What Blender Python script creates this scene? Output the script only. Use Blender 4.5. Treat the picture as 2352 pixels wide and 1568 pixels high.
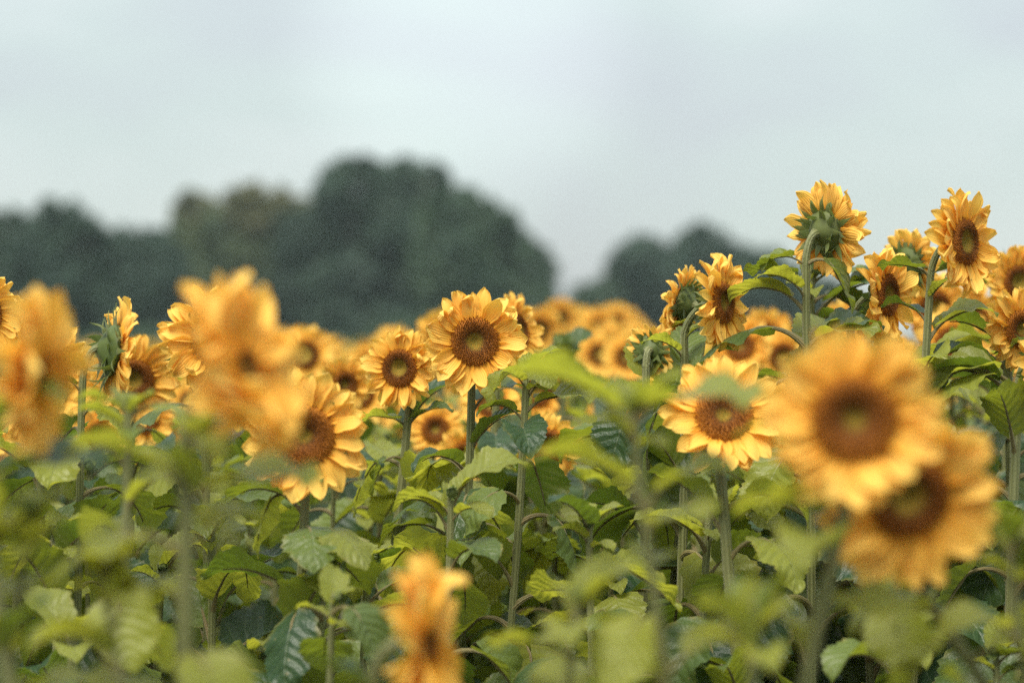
import bpy, math, random
from mathutils import Vector, Matrix, Euler, noise

R = math.radians
PI = math.pi
rnd = random.Random(11)
scene = bpy.context.scene
for o in list(bpy.data.objects):
    bpy.data.objects.remove(o)

# ------------------------------------------------------------------ camera, sky, sun, exposure
CAM_Z = 1.60
LENS = 85.0
K = 36.0 / LENS / 2352.0          # metres per photo pixel per metre of distance

cam_d = bpy.data.cameras.new('camera')
cam_d.lens = LENS
cam_d.sensor_width = 36.0
cam_d.clip_start = 0.1
cam_d.clip_end = 6000.0
cam_d.dof.use_dof = True
cam_d.dof.focus_distance = 4.9
cam_d.dof.aperture_fstop = 1.75
cam = bpy.data.objects.new('camera', cam_d)
scene.collection.objects.link(cam)
cam.location = (0, 0, CAM_Z)
cam.rotation_euler = (R(90), 0, 0)
scene.camera = cam

SUN_EL, SUN_AZ = 60.0, 205.0       # compass-like: azimuth from +Y clockwise, so 205 = behind the camera, a little left
world = bpy.data.worlds.new('World')
scene.world = world
world.use_nodes = True
wn, wl = world.node_tree.nodes, world.node_tree.links
wn.clear()
w_out = wn.new('ShaderNodeOutputWorld')
sky = wn.new('ShaderNodeTexSky')
sky.sky_type = 'NISHITA'
sky.sun_disc = False
sky.sun_elevation = R(SUN_EL)
sky.sun_rotation = R(SUN_AZ)
bg_sky = wn.new('ShaderNodeBackground')
bg_sky.inputs['Strength'].default_value = 0.05
wl.new(sky.outputs[0], bg_sky.inputs['Color'])
tc = wn.new('ShaderNodeTexCoord')
mp = wn.new('ShaderNodeMapping')
mp.inputs['Scale'].default_value = (5.0, 5.0, 9.0)
mp.inputs['Location'].default_value = (1.35, 0.2, 0.4)
wl.new(tc.outputs['Generated'], mp.inputs['Vector'])
nz = wn.new('ShaderNodeTexNoise')
nz.inputs['Scale'].default_value = 1.0
nz.inputs['Detail'].default_value = 7.0
nz.inputs['Roughness'].default_value = 0.5
nz.inputs['Distortion'].default_value = 0.4
wl.new(mp.outputs[0], nz.inputs['Vector'])
cr = wn.new('ShaderNodeValToRGB')
cr.color_ramp.elements[0].position = 0.34
cr.color_ramp.elements[0].color = (0.77, 0.825, 0.85, 1)
cr.color_ramp.elements[1].position = 0.66
cr.color_ramp.elements[1].color = (0.93, 1.01, 0.99, 1)
e = cr.color_ramp.elements.new(0.5)
e.color = (0.82, 0.925, 0.895, 1)
wl.new(nz.outputs[0], cr.inputs[0])
bg_cl = wn.new('ShaderNodeBackground')
# standard overcast luminance: the cloud sheet brightens steadily from the horizon to the zenith
sepw = wn.new('ShaderNodeSeparateXYZ')
wl.new(tc.outputs['Generated'], sepw.inputs[0])
cie = wn.new('ShaderNodeMath')
cie.operation = 'MULTIPLY_ADD'
cie.use_clamp = False
wl.new(sepw.outputs[2], cie.inputs[0])
cie.inputs[1].default_value = 0.146 * 1.75
cie.inputs[2].default_value = 0.146
cmx = wn.new('ShaderNodeMath')
cmx.operation = 'MAXIMUM'
wl.new(cie.outputs[0], cmx.inputs[0])
cmx.inputs[1].default_value = 0.08
# thinner cloud where the sky is a little brighter, high above the tallest tree
dt = wn.new('ShaderNodeVectorMath')
dt.operation = 'DOT_PRODUCT'
nv = wn.new('ShaderNodeVectorMath')
nv.operation = 'NORMALIZE'
wl.new(tc.outputs['Generated'], nv.inputs[0])
wl.new(nv.outputs[0], dt.inputs[0])
dt.inputs[1].default_value = Vector((-0.020, 1.0, 0.122)).normalized()
mr = wn.new('ShaderNodeMapRange')
mr.interpolation_type = 'SMOOTHSTEP'
wl.new(dt.outputs['Value'], mr.inputs[0])
mr.inputs[1].default_value = 0.9965
mr.inputs[2].default_value = 0.99995
mr.inputs[3].default_value = 1.0
mr.inputs[4].default_value = 1.22
pm = wn.new('ShaderNodeMath')
pm.operation = 'MULTIPLY'
wl.new(cmx.outputs[0], pm.inputs[0])
wl.new(mr.outputs[0], pm.inputs[1])
wl.new(pm.outputs[0], bg_cl.inputs['Strength'])
wl.new(cr.outputs[0], bg_cl.inputs['Color'])
mx = wn.new('ShaderNodeMixShader')
mx.inputs[0].default_value = 0.9
wl.new(bg_sky.outputs[0], mx.inputs[1])
wl.new(bg_cl.outputs[0], mx.inputs[2])
wl.new(mx.outputs[0], w_out.inputs['Surface'])

sun_d = bpy.data.lights.new('sun', 'SUN')
sun_d.energy = 1.2
sun_d.angle = R(32)
sun_d.color = (1.0, 0.93, 0.82)
sun = bpy.data.objects.new('sun', sun_d)
scene.collection.objects.link(sun)
sdir = Vector((math.sin(R(SUN_AZ)) * math.cos(R(SUN_EL)), math.cos(R(SUN_AZ)) * math.cos(R(SUN_EL)), math.sin(R(SUN_EL))))
sun.rotation_euler = sdir.to_track_quat('Z', 'Y').to_euler()
sun.location = sdir * 50

scene.view_settings.view_transform = 'Standard'
scene.view_settings.look = 'None'
scene.view_settings.exposure = 2.2
scene.view_settings.gamma = 1.0
scene.view_settings.use_curve_mapping = False
scene.cycles.max_bounces = 8
scene.cycles.transparent_max_bounces = 4
scene.cycles.transmission_bounces = 6
scene.cycles.use_denoising = False

C = bpy.data.collections.new('field')
scene.collection.children.link(C)


def W(px, py, d):
    """photo pixel (2352 wide view) at distance d -> a point in the field"""
    return Vector(((px - 1176) * K * d, d, CAM_Z + (784 - py) * K * d))


# ------------------------------------------------------------------ materials
def mat(name):
    m = bpy.data.materials.new(name)
    m.use_nodes = True
    nt = m.node_tree
    nt.nodes.clear()
    out = nt.nodes.new('ShaderNodeOutputMaterial')
    return m, nt, nt.nodes, nt.links, out


def math_node(nt, op, a=None, b=None, c=None):
    n = nt.nodes.new('ShaderNodeMath')
    n.operation = op
    for i, v in enumerate((a, b, c)):
        if v is None:
            continue
        if isinstance(v, (int, float)):
            n.inputs[i].default_value = v
        else:
            nt.links.new(v, n.inputs[i])
    return n.outputs[0]


def mix_col(nt, f, a, b, blend='MIX'):
    n = nt.nodes.new('ShaderNodeMix')
    n.data_type = 'RGBA'
    n.blend_type = blend
    for sock, v in ((n.inputs[0], f), (n.inputs[6], a), (n.inputs[7], b)):
        if isinstance(v, (int, float)):
            sock.default_value = v
        elif isinstance(v, tuple):
            sock.default_value = (v[0], v[1], v[2], 1)
        else:
            nt.links.new(v, sock)
    return n.outputs[2]


def noise_fac(nt, scale, detail=3, vec=None, rough=0.5):
    n = nt.nodes.new('ShaderNodeTexNoise')
    n.inputs['Scale'].default_value = scale
    n.inputs['Detail'].default_value = detail
    n.inputs['Roughness'].default_value = rough
    if vec is not None:
        nt.links.new(vec, n.inputs['Vector'])
    return n.outputs[0]


def ramp(nt, f, stops):
    n = nt.nodes.new('ShaderNodeValToRGB')
    els = n.color_ramp.elements
    els[0].position, els[0].color = stops[0][0], (*stops[0][1], 1)
    els[1].position, els[1].color = stops[-1][0], (*stops[-1][1], 1)
    for p, c in stops[1:-1]:
        el = els.new(p)
        el.color = (*c, 1)
    nt.links.new(f, n.inputs[0])
    return n.outputs[0]


def map_range(nt, v, a, b, c=0.0, d=1.0):
    n = nt.nodes.new('ShaderNodeMapRange')
    nt.links.new(v, n.inputs[0])
    for i, x in enumerate((a, b, c, d)):
        n.inputs[i + 1].default_value = x
    return n.outputs[0]


def sheet_shader(nt, out, col_reflect, col_trans, trans, rough=0.55, spec=0.4, sheen=0.0, height=None, bump=0.3, dist=0.002, sheen_tint=(0.8, 0.9, 0.9), cut=None):
    N, L = nt.nodes, nt.links
    p = N.new('ShaderNodeBsdfPrincipled')
    L.new(col_reflect, p.inputs['Base Color'])
    p.inputs['Roughness'].default_value = rough
    p.inputs['Specular IOR Level'].default_value = spec
    if sheen:
        p.inputs['Sheen Weight'].default_value = sheen
        p.inputs['Sheen Roughness'].default_value = 0.4
        p.inputs['Sheen Tint'].default_value = (*sheen_tint, 1)
    t = N.new('ShaderNodeBsdfTranslucent')
    L.new(col_trans, t.inputs['Color'])
    if height is not None:
        b = N.new('ShaderNodeBump')
        b.inputs['Strength'].default_value = bump
        b.inputs['Distance'].default_value = dist
        L.new(height, b.inputs['Height'])
        L.new(b.outputs[0], p.inputs['Normal'])
        L.new(b.outputs[0], t.inputs['Normal'])
    m = N.new('ShaderNodeMixShader')
    m.inputs[0].default_value = trans
    L.new(p.outputs[0], m.inputs[1])
    L.new(t.outputs[0], m.inputs[2])
    if cut is None:
        L.new(m.outputs[0], out.inputs['Surface'])
    else:
        tp = N.new('ShaderNodeBsdfTransparent')
        m2 = N.new('ShaderNodeMixShader')
        L.new(cut, m2.inputs[0])
        L.new(m.outputs[0], m2.inputs[1])
        L.new(tp.outputs[0], m2.inputs[2])
        L.new(m2.outputs[0], out.inputs['Surface'])


def make_leaf_material(name='sunflower_leaf', young=False):
    m, nt, N, L, out = mat(name)
    uv = N.new('ShaderNodeUVMap')
    sep = N.new('ShaderNodeSeparateXYZ')
    L.new(uv.outputs[0], sep.inputs[0])
    au = math_node(nt, 'ABSOLUTE', math_node(nt, 'MULTIPLY_ADD', sep.outputs[0], 2.0, -1.0))
    v = sep.outputs[1]
    oi = N.new('ShaderNodeObjectInfo')
    tco = N.new('ShaderNodeTexCoord')
    # side veins sweep forward from the midrib
    wob = math_node(nt, 'MULTIPLY', noise_fac(nt, 22, 2, tco.outputs['Object']), 0.9)
    ph = math_node(nt, 'SUBTRACT', math_node(nt, 'MULTIPLY_ADD', v, 6.5, wob), math_node(nt, 'MULTIPLY', au, 1.9))
    tri = math_node(nt, 'ABSOLUTE', math_node(nt, 'SUBTRACT', math_node(nt, 'FRACT', ph), 0.5))
    vein = map_range(nt, tri, 0.0, 0.07, 1.0, 0.0)
    mid = map_range(nt, au, 0.0, 0.05, 1.0, 0.0)
    veins = math_node(nt, 'MAXIMUM', math_node(nt, 'MULTIPLY', vein, 0.75), mid)
    n1 = noise_fac(nt, 28, 4, tco.outputs['Object'])
    n2 = noise_fac(nt, 160, 3, tco.outputs['Object'])
    top = mix_col(nt, n1, (0.009, 0.033, 0.018), (0.038, 0.076, 0.024))
    top = mix_col(nt, map_range(nt, oi.outputs['Random'], 0.35, 1, 0, 0.75), top, (0.15, 0.19, 0.026))
    if young:  # young leaves are paler; this also paints the light on foreground leaves
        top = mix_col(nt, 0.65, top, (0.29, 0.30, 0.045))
    top = mix_col(nt, math_node(nt, 'MULTIPLY', veins, 0.30), top, (0.21, 0.26, 0.13))
    und = mix_col(nt, n1, (0.13, 0.165, 0.035), (0.21, 0.235, 0.045))
    und = mix_col(nt, math_node(nt, 'MULTIPLY', veins, 0.4), und, (0.30, 0.32, 0.15))
    geo = N.new('ShaderNodeNewGeometry')
    col = mix_col(nt, geo.outputs['Backfacing'], top, und)
    # small tan insect spots
    vo = N.new('ShaderNodeTexVoronoi')
    vo.inputs['Scale'].default_value = 55
    L.new(tco.outputs['Object'], vo.inputs['Vector'])
    spot = math_node(nt, 'MULTIPLY', map_range(nt, vo.outputs['Distance'], 0.10, 0.14, 1, 0), map_range(nt, n1, 0.55, 0.6, 0, 0.7))
    col = mix_col(nt, spot, col, (0.28, 0.22, 0.08))
    edge = math_node(nt, 'MULTIPLY', map_range(nt, au, 0.82, 1.0, 0, 1), map_range(nt, n1, 0.48, 0.62, 0.0, 0.6))
    col = mix_col(nt, edge, col, (0.24, 0.19, 0.04))
    tr = mix_col(nt, oi.outputs['Random'], (0.16, 0.26, 0.018), (0.42, 0.47, 0.028))
    tr = mix_col(nt, math_node(nt, 'MULTIPLY', veins, 0.45), tr, (0.14, 0.17, 0.03))
    puff = math_node(nt, 'MULTIPLY_ADD', tri, 1.6, math_node(nt, 'MULTIPLY', n2, 0.8))
    puff = math_node(nt, 'SUBTRACT', puff, math_node(nt, 'MULTIPLY', mid, 0.5))
    hole = math_node(nt, 'MULTIPLY', map_range(nt, vo.outputs['Distance'], 0.06, 0.075, 1, 0), map_range(nt, n1, 0.60, 0.62, 0, 1))
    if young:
        tr = mix_col(nt, 0.7, tr, (0.66, 0.64, 0.055))  # brighter glow-through, for young leaves and foreground leaves painted as lit
    sheet_shader(nt, out, col, tr, 0.44 if young else 0.29, rough=0.40, spec=0.4, sheen=0.04, height=puff, bump=0.6, dist=0.004, sheen_tint=(0.75, 0.9, 0.95), cut=hole)
    return m


def make_petal_material():
    m, nt, N, L, out = mat('sunflower_petal')
    uv = N.new('ShaderNodeUVMap')
    sep = N.new('ShaderNodeSeparateXYZ')
    L.new(uv.outputs[0], sep.inputs[0])
    u, v = sep.outputs[0], sep.outputs[1]
    oi = N.new('ShaderNodeObjectInfo')
    w = math_node(nt, 'SINE', math_node(nt, 'MULTIPLY', u, 44.0))
    line = map_range(nt, w, 0.3, 1.0, 0.0, 1.0)
    col = ramp(nt, v, [(0.0, (0.70, 0.28, 0.018)), (0.12, (0.91, 0.46, 0.045)), (0.40, (0.96, 0.595, 0.105)), (1.0, (0.97, 0.66, 0.16))])
    col = mix_col(nt, math_node(nt, 'MULTIPLY', line, 0.22), col, (0.80, 0.36, 0.03))
    col = mix_col(nt, map_range(nt, oi.outputs['Random'], 0.3, 1, 0, 0.2), col, (0.92, 0.48, 0.05))
    tr = mix_col(nt, v, (0.92, 0.44, 0.035), (0.97, 0.58, 0.08))
    sheet_shader(nt, out, col, tr, 0.36, rough=0.6, spec=0.25, sheen=0.1, height=w, bump=0.35, dist=0.0012, sheen_tint=(1, 0.9, 0.6))
    return m


def make_disc_material():
    m, nt, N, L, out = mat('seed_disc')
    tco = N.new('ShaderNodeTexCoord')
    sep = N.new('ShaderNodeSeparateXYZ')
    L.new(tco.outputs['Object'], sep.inputs[0])
    r = math_node(nt, 'SQRT', math_node(nt, 'ADD', math_node(nt, 'MULTIPLY', sep.outputs[0], sep.outputs[0]), math_node(nt, 'MULTIPLY', sep.outputs[1], sep.outputs[1])))
    r = math_node(nt, 'DIVIDE', r, 0.052)
    n = noise_fac(nt, 90, 3, tco.outputs['Object'])
    oi = N.new('ShaderNodeObjectInfo')
    r = math_node(nt, 'ADD', r, math_node(nt, 'MULTIPLY_ADD', n, 0.14, -0.07))
    r = math_node(nt, 'ADD', r, math_node(nt, 'MULTIPLY_ADD', oi.outputs['Random'], 0.26, -0.16))
    col = ramp(nt, r, [(0.0, (0.24, 0.18, 0.025)), (0.24, (0.20, 0.14, 0.018)), (0.38, (0.09, 0.036, 0.007)), (0.50, (0.13, 0.042, 0.007)), (0.76, (0.24, 0.080, 0.010)), (0.97, (0.36, 0.135, 0.015))])
    n3 = noise_fac(nt, 420, 2, tco.outputs['Object'])
    col = mix_col(nt, map_range(nt, n3, 0.5, 0.7, 0.0, 0.5), col, (0.45, 0.16, 0.015))
    p = N.new('ShaderNodeBsdfPrincipled')
    L.new(col, p.inputs['Base Color'])
    p.inputs['Roughness'].default_value = 0.85
    p.inputs['Specular IOR Level'].default_value = 0.2
    L.new(p.outputs[0], out.inputs['Surface'])
    return m


def make_stem_material(name, c1, c2, pale, sheen):
    m, nt, N, L, out = mat(name)
    uv = N.new('ShaderNodeUVMap')
    sep = N.new('ShaderNodeSeparateXYZ')
    L.new(uv.outputs[0], sep.inputs[0])
    tco = N.new('ShaderNodeTexCoord')
    s = math_node(nt, 'SINE', math_node(nt, 'MULTIPLY', sep.outputs[0], 2 * PI * 9))
    n = noise_fac(nt, 30, 4, tco.outputs['Object'])
    n2 = noise_fac(nt, 400, 2, tco.outputs['Object'])
    oi = N.new('ShaderNodeObjectInfo')
    col = mix_col(nt, n, c1, c2)
    col = mix_col(nt, math_node(nt, 'MULTIPLY', map_range(nt, s, 0.1, 0.9, 0, 1), 0.45), col, pale)
    col = mix_col(nt, map_range(nt, oi.outputs['Random'], 0.3, 1, 0, 0.4), col, pale)
    p = N.new('ShaderNodeBsdfPrincipled')
    L.new(col, p.inputs['Base Color'])
    p.inputs['Roughness'].default_value = 0.6
    p.inputs['Sheen Weight'].default_value = sheen
    p.inputs['Sheen Roughness'].default_value = 0.3
    p.inputs['Sheen Tint'].default_value = (0.95, 0.93, 0.72, 1)
    p.inputs['Subsurface Weight'].default_value = 0.0
    b = N.new('ShaderNodeBump')
    b.inputs['Strength'].default_value = 0.6
    b.inputs['Distance'].default_value = 0.001
    L.new(math_node(nt, 'ADD', s, math_node(nt, 'MULTIPLY', n2, 1.2)), b.inputs['Height'])
    L.new(b.outputs[0], p.inputs['Normal'])
    L.new(p.outputs[0], out.inputs['Surface'])
    return m


def make_green_material():
    m, nt, N, L, out = mat('green_bract')
    tco = N.new('ShaderNodeTexCoord')
    oi = N.new('ShaderNodeObjectInfo')
    n = noise_fac(nt, 60, 3, tco.outputs['Object'])
    col = mix_col(nt, n, (0.060, 0.095, 0.022), (0.12, 0.155, 0.035))
    col = mix_col(nt, map_range(nt, oi.outputs['Random'], 0, 1, 0, 0.5), col, (0.19, 0.20, 0.065))
    tr = mix_col(nt, n, (0.16, 0.26, 0.04), (0.26, 0.34, 0.05))
    sheet_shader(nt, out, col, tr, 0.25, rough=0.55, spec=0.35, sheen=0.15, height=n, bump=0.3, dist=0.002)
    return m


def make_crown_material(name, dark, light):
    m, nt, N, L, out = mat(name)
    tco = N.new('ShaderNodeTexCoord')
    n = noise_fac(nt, 0.55, 3, tco.outputs['Object'])
    n2 = noise_fac(nt, 3.0, 2, tco.outputs['Object'])
    f = math_node(nt, 'ADD', math_node(nt, 'MULTIPLY', n, 0.7), math_node(nt, 'MULTIPLY', n2, 0.3))
    col = mix_col(nt, map_range(nt, f, 0.35, 0.68), dark, light)
    tr = mix_col(nt, n, (dark[0] * 1.5, dark[1] * 1.7, dark[2]), (light[0] * 1.4, light[1] * 1.5, light[2]))
    sheet_shader(nt, out, col, tr, 0.22, rough=0.6, spec=0.3)
    return m


def make_plain_material(name, a, b, scale, rough=0.9, bump=0.5, dist=0.03):
    m, nt, N, L, out = mat(name)
    tco = N.new('ShaderNodeTexCoord')
    n = noise_fac(nt, scale, 8, tco.outputs['Object'], 0.65)
    n2 = noise_fac(nt, scale * 0.11, 3, tco.outputs['Object'])
    col = mix_col(nt, map_range(nt, n, 0.3, 0.7), a, b)
    col = mix_col(nt, map_range(nt, n2, 0.4, 0.65, 0, 0.5), col, (a[0] * 0.7, a[1] * 0.75, a[2] * 0.7))
    p = N.new('ShaderNodeBsdfPrincipled')
    L.new(col, p.inputs['Base Color'])
    p.inputs['Roughness'].default_value = rough
    bn = N.new('ShaderNodeBump')
    bn.inputs['Strength'].default_value = bump
    bn.inputs['Distance'].default_value = dist
    L.new(n, bn.inputs['Height'])
    L.new(bn.outputs[0], p.inputs['Normal'])
    L.new(p.outputs[0], out.inputs['Surface'])
    return m


M_LEAF = make_leaf_material()
M_YOUNG_LIT = make_leaf_material('young_or_lit_leaf', True)  # paler leaf: young growth, and light put into the colour of foreground leaves
M_PETAL = make_petal_material()
M_DISC = make_disc_material()
M_STEM = make_stem_material('sunflower_stem', (0.075, 0.088, 0.024), (0.14, 0.145, 0.044), (0.25, 0.25, 0.105), 0.2)
M_PETIOLE = make_stem_material('leaf_stalk', (0.13, 0.095, 0.030), (0.18, 0.13, 0.045), (0.19, 0.18, 0.07), 0.2)
M_GREEN = make_green_material()
M_HAIR = make_plain_material('stem_hair', (0.42, 0.42, 0.30), (0.5, 0.5, 0.4), 30)
M_SOIL = make_plain_material('soil', (0.035, 0.028, 0.018), (0.09, 0.07, 0.045), 12.0)
M_GRASS = make_plain_material('meadow_grass', (0.045, 0.07, 0.03), (0.08, 0.11, 0.04), 3.0)
M_BARK = make_plain_material('bark', (0.04, 0.033, 0.026), (0.10, 0.085, 0.07), 9.0)
M_CROWN = [
    make_crown_material('crown_dark', (0.010, 0.030, 0.020), (0.034, 0.066, 0.038)),
    make_crown_material('crown_mid', (0.014, 0.038, 0.023), (0.055, 0.095, 0.046)),
    make_crown_material('crown_olive', (0.022, 0.046, 0.020), (0.085, 0.112, 0.038)),
    make_crown_material('crown_rusty', (0.042, 0.055, 0.022), (0.125, 0.112, 0.038)),
]


# ------------------------------------------------------------------ mesh helpers
class MB:
    def __init__(self):
        self.v, self.f, self.uv = [], [], []

    def grid(self, rows, uvs=None, closed=False, flip=False):
        """rows: list of equal-length lists of points; makes quads between them"""
        b = len(self.v)
        n = len(rows[0])
        for r in rows:
            self.v.extend([tuple(p) for p in r])
        for i in range(len(rows) - 1):
            for j in range(n if closed else n - 1):
                j2 = (j + 1) % n
                q = (b + i * n + j, b + i * n + j2, b + (i + 1) * n + j2, b + (i + 1) * n + j)
                if uvs is not None:
                    uu = [uvs[i][j], uvs[i][j + 1 if closed else j2], uvs[i + 1][j + 1 if closed else j2], uvs[i + 1][j]]
                else:
                    uu = [(0, 0)] * 4
                if flip:
                    q, uu = q[::-1], uu[::-1]
                self.f.append(q)
                self.uv.append(uu)
        return b

    def face(self, pts, uu=None):
        b = len(self.v)
        self.v.extend([tuple(p) for p in pts])
        self.f.append(tuple(range(b, b + len(pts))))
        self.uv.append(uu or [(0, 0)] * len(pts))

    def tube(self, pts, rads, n=8, cap=True):
        pts = [Vector(p) for p in pts]
        rows, uvs = [], []
        ref = Vector((0.13, 0.97, 0.2))
        L = 0.0
        for i, p in enumerate(pts):
            t = (pts[min(i + 1, len(pts) - 1)] - pts[max(i - 1, 0)]).normalized()
            a = t.cross(ref).normalized()
            c = t.cross(a).normalized()
            if i:
                L += (p - pts[i - 1]).length
            rows.append([p + (a * math.cos(2 * PI * k / n) + c * math.sin(2 * PI * k / n)) * rads[i] for k in range(n)])
            uvs.append([(k / n, L) for k in range(n + 1)])
        b = self.grid(rows, uvs, closed=True, flip=True)
        if cap:
            e0 = b + (len(pts) - 1) * n
            self.f.append(tuple(e0 + k for k in range(n))[::-1])
            self.uv.append([(0, 0)] * n)

    def data(self, name, material, smooth=True):
        me = bpy.data.meshes.new(name)
        me.from_pydata(self.v, [], self.f)
        ul = me.uv_layers.new(name='UVMap')
        flat = []
        for uu in self.uv:
            for q in uu:
                flat.extend(q)
        ul.data.foreach_set('uv', flat)
        if smooth:
            me.polygons.foreach_set('use_smooth', [True] * len(me.polygons))
        for mm in (material if isinstance(material, (list, tuple)) else [material]):
            me.materials.append(mm)
        me.update()
        return me


def link(name, data, parent=None, loc=None, rot=None, scale=None, matrix=None):
    o = bpy.data.objects.new(name, data)
    C.objects.link(o)
    if parent is not None:
        o.parent = parent
    if matrix is not None:
        o.matrix_local = matrix
    else:
        if loc is not None:
            o.location = loc
        if rot is not None:
            o.rotation_euler = rot
        if scale is not None:
            o.scale = (scale, scale, scale) if isinstance(scale, (int, float)) else scale
    return o


def thing(name, label, cat, loc, group=None):
    o = link(name, None, loc=loc)
    o.empty_display_size = 0.1
    o['label'] = label
    o['category'] = cat
    if group:
        o['group'] = group
    return o


def interp(tab, x):
    for i in range(len(tab) - 1):
        x0, y0 = tab[i]
        x1, y1 = tab[i + 1]
        if x <= x1:
            t = (x - x0) / (x1 - x0)
            t = t * t * (3 - 2 * t) * 0.5 + t * 0.5
            return y0 + (y1 - y0) * t
    return tab[-1][1]


# ------------------------------------------------------------------ leaves (shared shapes)
LEAF_W = [(0, 0.10), (0.04, 0.52), (0.12, 0.82), (0.28, 1.0), (0.45, 0.97), (0.65, 0.76), (0.82, 0.46), (0.93, 0.19), (1.0, 0.0)]


def make_leaf_variant(seed, pet_len, a0, a1, a2, fold, wave, width, twist=0.0, blade=0.13):
    """a0,a1,a2: slope angle (deg) at the stem, at the blade base, at the tip"""
    r = random.Random(seed)
    # petiole
    pts, rads = [], []
    x = z = 0.0
    n = 7
    for i in range(n + 1):
        t = i / n
        pts.append(Vector((x, 0, z)))
        rads.append(0.0040 * (1 - t) ** 1.5 + 0.0026)
        a = R(a0 + (a1 - a0) * t)
        x += math.cos(a) * pet_len / n
        z += math.sin(a) * pet_len / n
    base = pts[-1].copy()
    # blade
    NS, NU = 26, 8
    rows, uvs, spine = [], [], []
    sx, sz = base.x, base.z
    f1, f2 = r.uniform(9, 15), r.uniform(16, 24)
    p1, p2 = r.uniform(0, 6), r.uniform(0, 6)
    side = r.uniform(-0.25, 0.25)
    for i in range(NS + 1):
        v = i / NS
        a = R(a1 + (a2 - a1) * (v ** 1.2))
        if i:
            sx += math.cos(a) * blade / NS
            sz += math.sin(a) * blade / NS
        y0 = side * 0.35 * blade * v * v
        spine.append(Vector((sx, y0, sz)))
        w = interp(LEAF_W, v) * 1.08 * width * blade * 0.5
        tooth = 1.0 + (0.06 if i % 2 else -0.035) * (0.3 if v > 0.95 or v < 0.05 else 1) + r.uniform(-0.03, 0.03)
        fd = R(fold) * (1 - 0.35 * v)
        tw = twist * v
        nrm = Vector((-math.sin(a), 0, math.cos(a)))
        row, uvr = [], []
        for j in range(NU + 1):
            u = -1 + 2 * j / NU
            ww = w * (tooth if abs(u) > 0.99 else 1.0)
            lat = u * ww
            s = 1 if u > 0 else -1
            up = abs(lat) * math.sin(fd)
            flat = lat * math.cos(fd)
            # cordate lobes sweep back towards the stalk
            back = -0.22 * blade * (abs(u) ** 1.6) * math.exp(-((v - 0.03) / 0.14) ** 2)
            wz = wave * blade * (abs(u) ** 1.8) * (math.sin(f1 * v + p1 + (1.7 if u > 0 else 0)) * 0.6 + math.sin(f2 * v + p2 + s) * 0.3)
            wz += 0.004 * blade * math.sin(PI * 2 * (6.5 * v - 1.9 * abs(u))) * min(1, abs(u) * 3)
            cs, sn = math.cos(tw), math.sin(tw)
            fy, fz = flat * cs - up * sn, flat * sn + up * cs
            p = Vector((sx, y0, sz)) + Vector((0, fy, 0)) + nrm * (fz + wz) + Vector((math.cos(a), 0, math.sin(a))) * back
            row.append(p)
            uvr.append((0.5 + u * 0.5, v))
        rows.append(row)
        uvs.append(uvr)
    mb = MB()
    mb.grid(rows, uvs, flip=True)
    me = mb.data('leaf', M_LEAF)
    # petiole runs on under the blade as the midrib
    for i in range(3, int(NS * 0.8), 3):
        v = i / NS
        a = R(a1 + (a2 - a1) * (v ** 1.2))
        pts.append(spine[i] + Vector((math.sin(a), 0, -math.cos(a))) * 0.0022)
        rads.append(0.0022 * (1 - v) + 0.0004)
    mb = MB()
    mb.tube(pts, rads, 6)
    pe = mb.data('petiole', M_PETIOLE)
    return me, pe


LEAVES = []
for s, (pl, a0, a1, a2, fo, wa, wi, tw) in enumerate([
    (0.075, 55, 25, -60, 20, 0.06, 0.80, 0.2),
    (0.085, 45, 5, -80, 28, 0.08, 0.86, -0.3),
    (0.065, 60, 35, -25, 16, 0.07, 0.78, 0.4),
    (0.090, 50, -10, -60, -14, 0.08, 0.90, 0.1),
    (0.075, 40, -35, -100, 24, 0.10, 0.84, -0.5),
    (0.080, 62, 40, -70, 34, 0.06, 0.76, 0.0),
    (0.060, 50, 15, -15, 12, 0.09, 0.92, 0.5),
    (0.095, 55, -45, -80, -18, 0.07, 0.88, -0.2),
    (0.055, 70, 55, 0, 26, 0.06, 0.72, 0.3),
    (0.085, 35, -55, -90, 16, 0.09, 0.92, 0.6),
    (0.075, 48, -25, -55, 26, 0.10, 0.86, -0.6),
    (0.100, 58, -20, -100, -10, 0.08, 0.90, 0.25),
    (0.080, 45, -60, -75, 12, 0.09, 0.95, -0.4),
    (0.070, 65, 60, 10, 30, 0.07, 0.80, 0.5),
]):
    LEAVES.append(make_leaf_variant(100 + s, pl, a0, a1, a2, fo, wa, wi, tw))


YOUNG_LIT = []  # leaf copies in the paler colour
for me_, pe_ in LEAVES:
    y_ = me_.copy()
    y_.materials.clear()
    y_.materials.append(M_YOUNG_LIT)
    YOUNG_LIT.append(y_)


def add_leaf(root, attach, az, size, var, roll=0.0, pitch=0.0, r=rnd, young=0.0):  # young: chance of the paler leaf
    """size 1 = 13 cm blade; attach is in the plant's own frame"""
    me, pe = LEAVES[var % len(LEAVES)]
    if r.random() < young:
        me = YOUNG_LIT[var % len(LEAVES)]
    lf = link('leaf', me, root, loc=attach, rot=(roll, pitch, az), scale=(size * r.uniform(0.93, 1.07), size * r.uniform(0.86, 1.1), size))
    link('petiole', pe, lf)
    return lf


# ------------------------------------------------------------------ flower parts (shared shapes)
PETAL_W = [(0, 0.55), (0.15, 0.84), (0.35, 1.0), (0.62, 1.0), (0.78, 0.82), (0.9, 0.50), (0.97, 0.2), (1.0, 0.03)]


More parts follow.
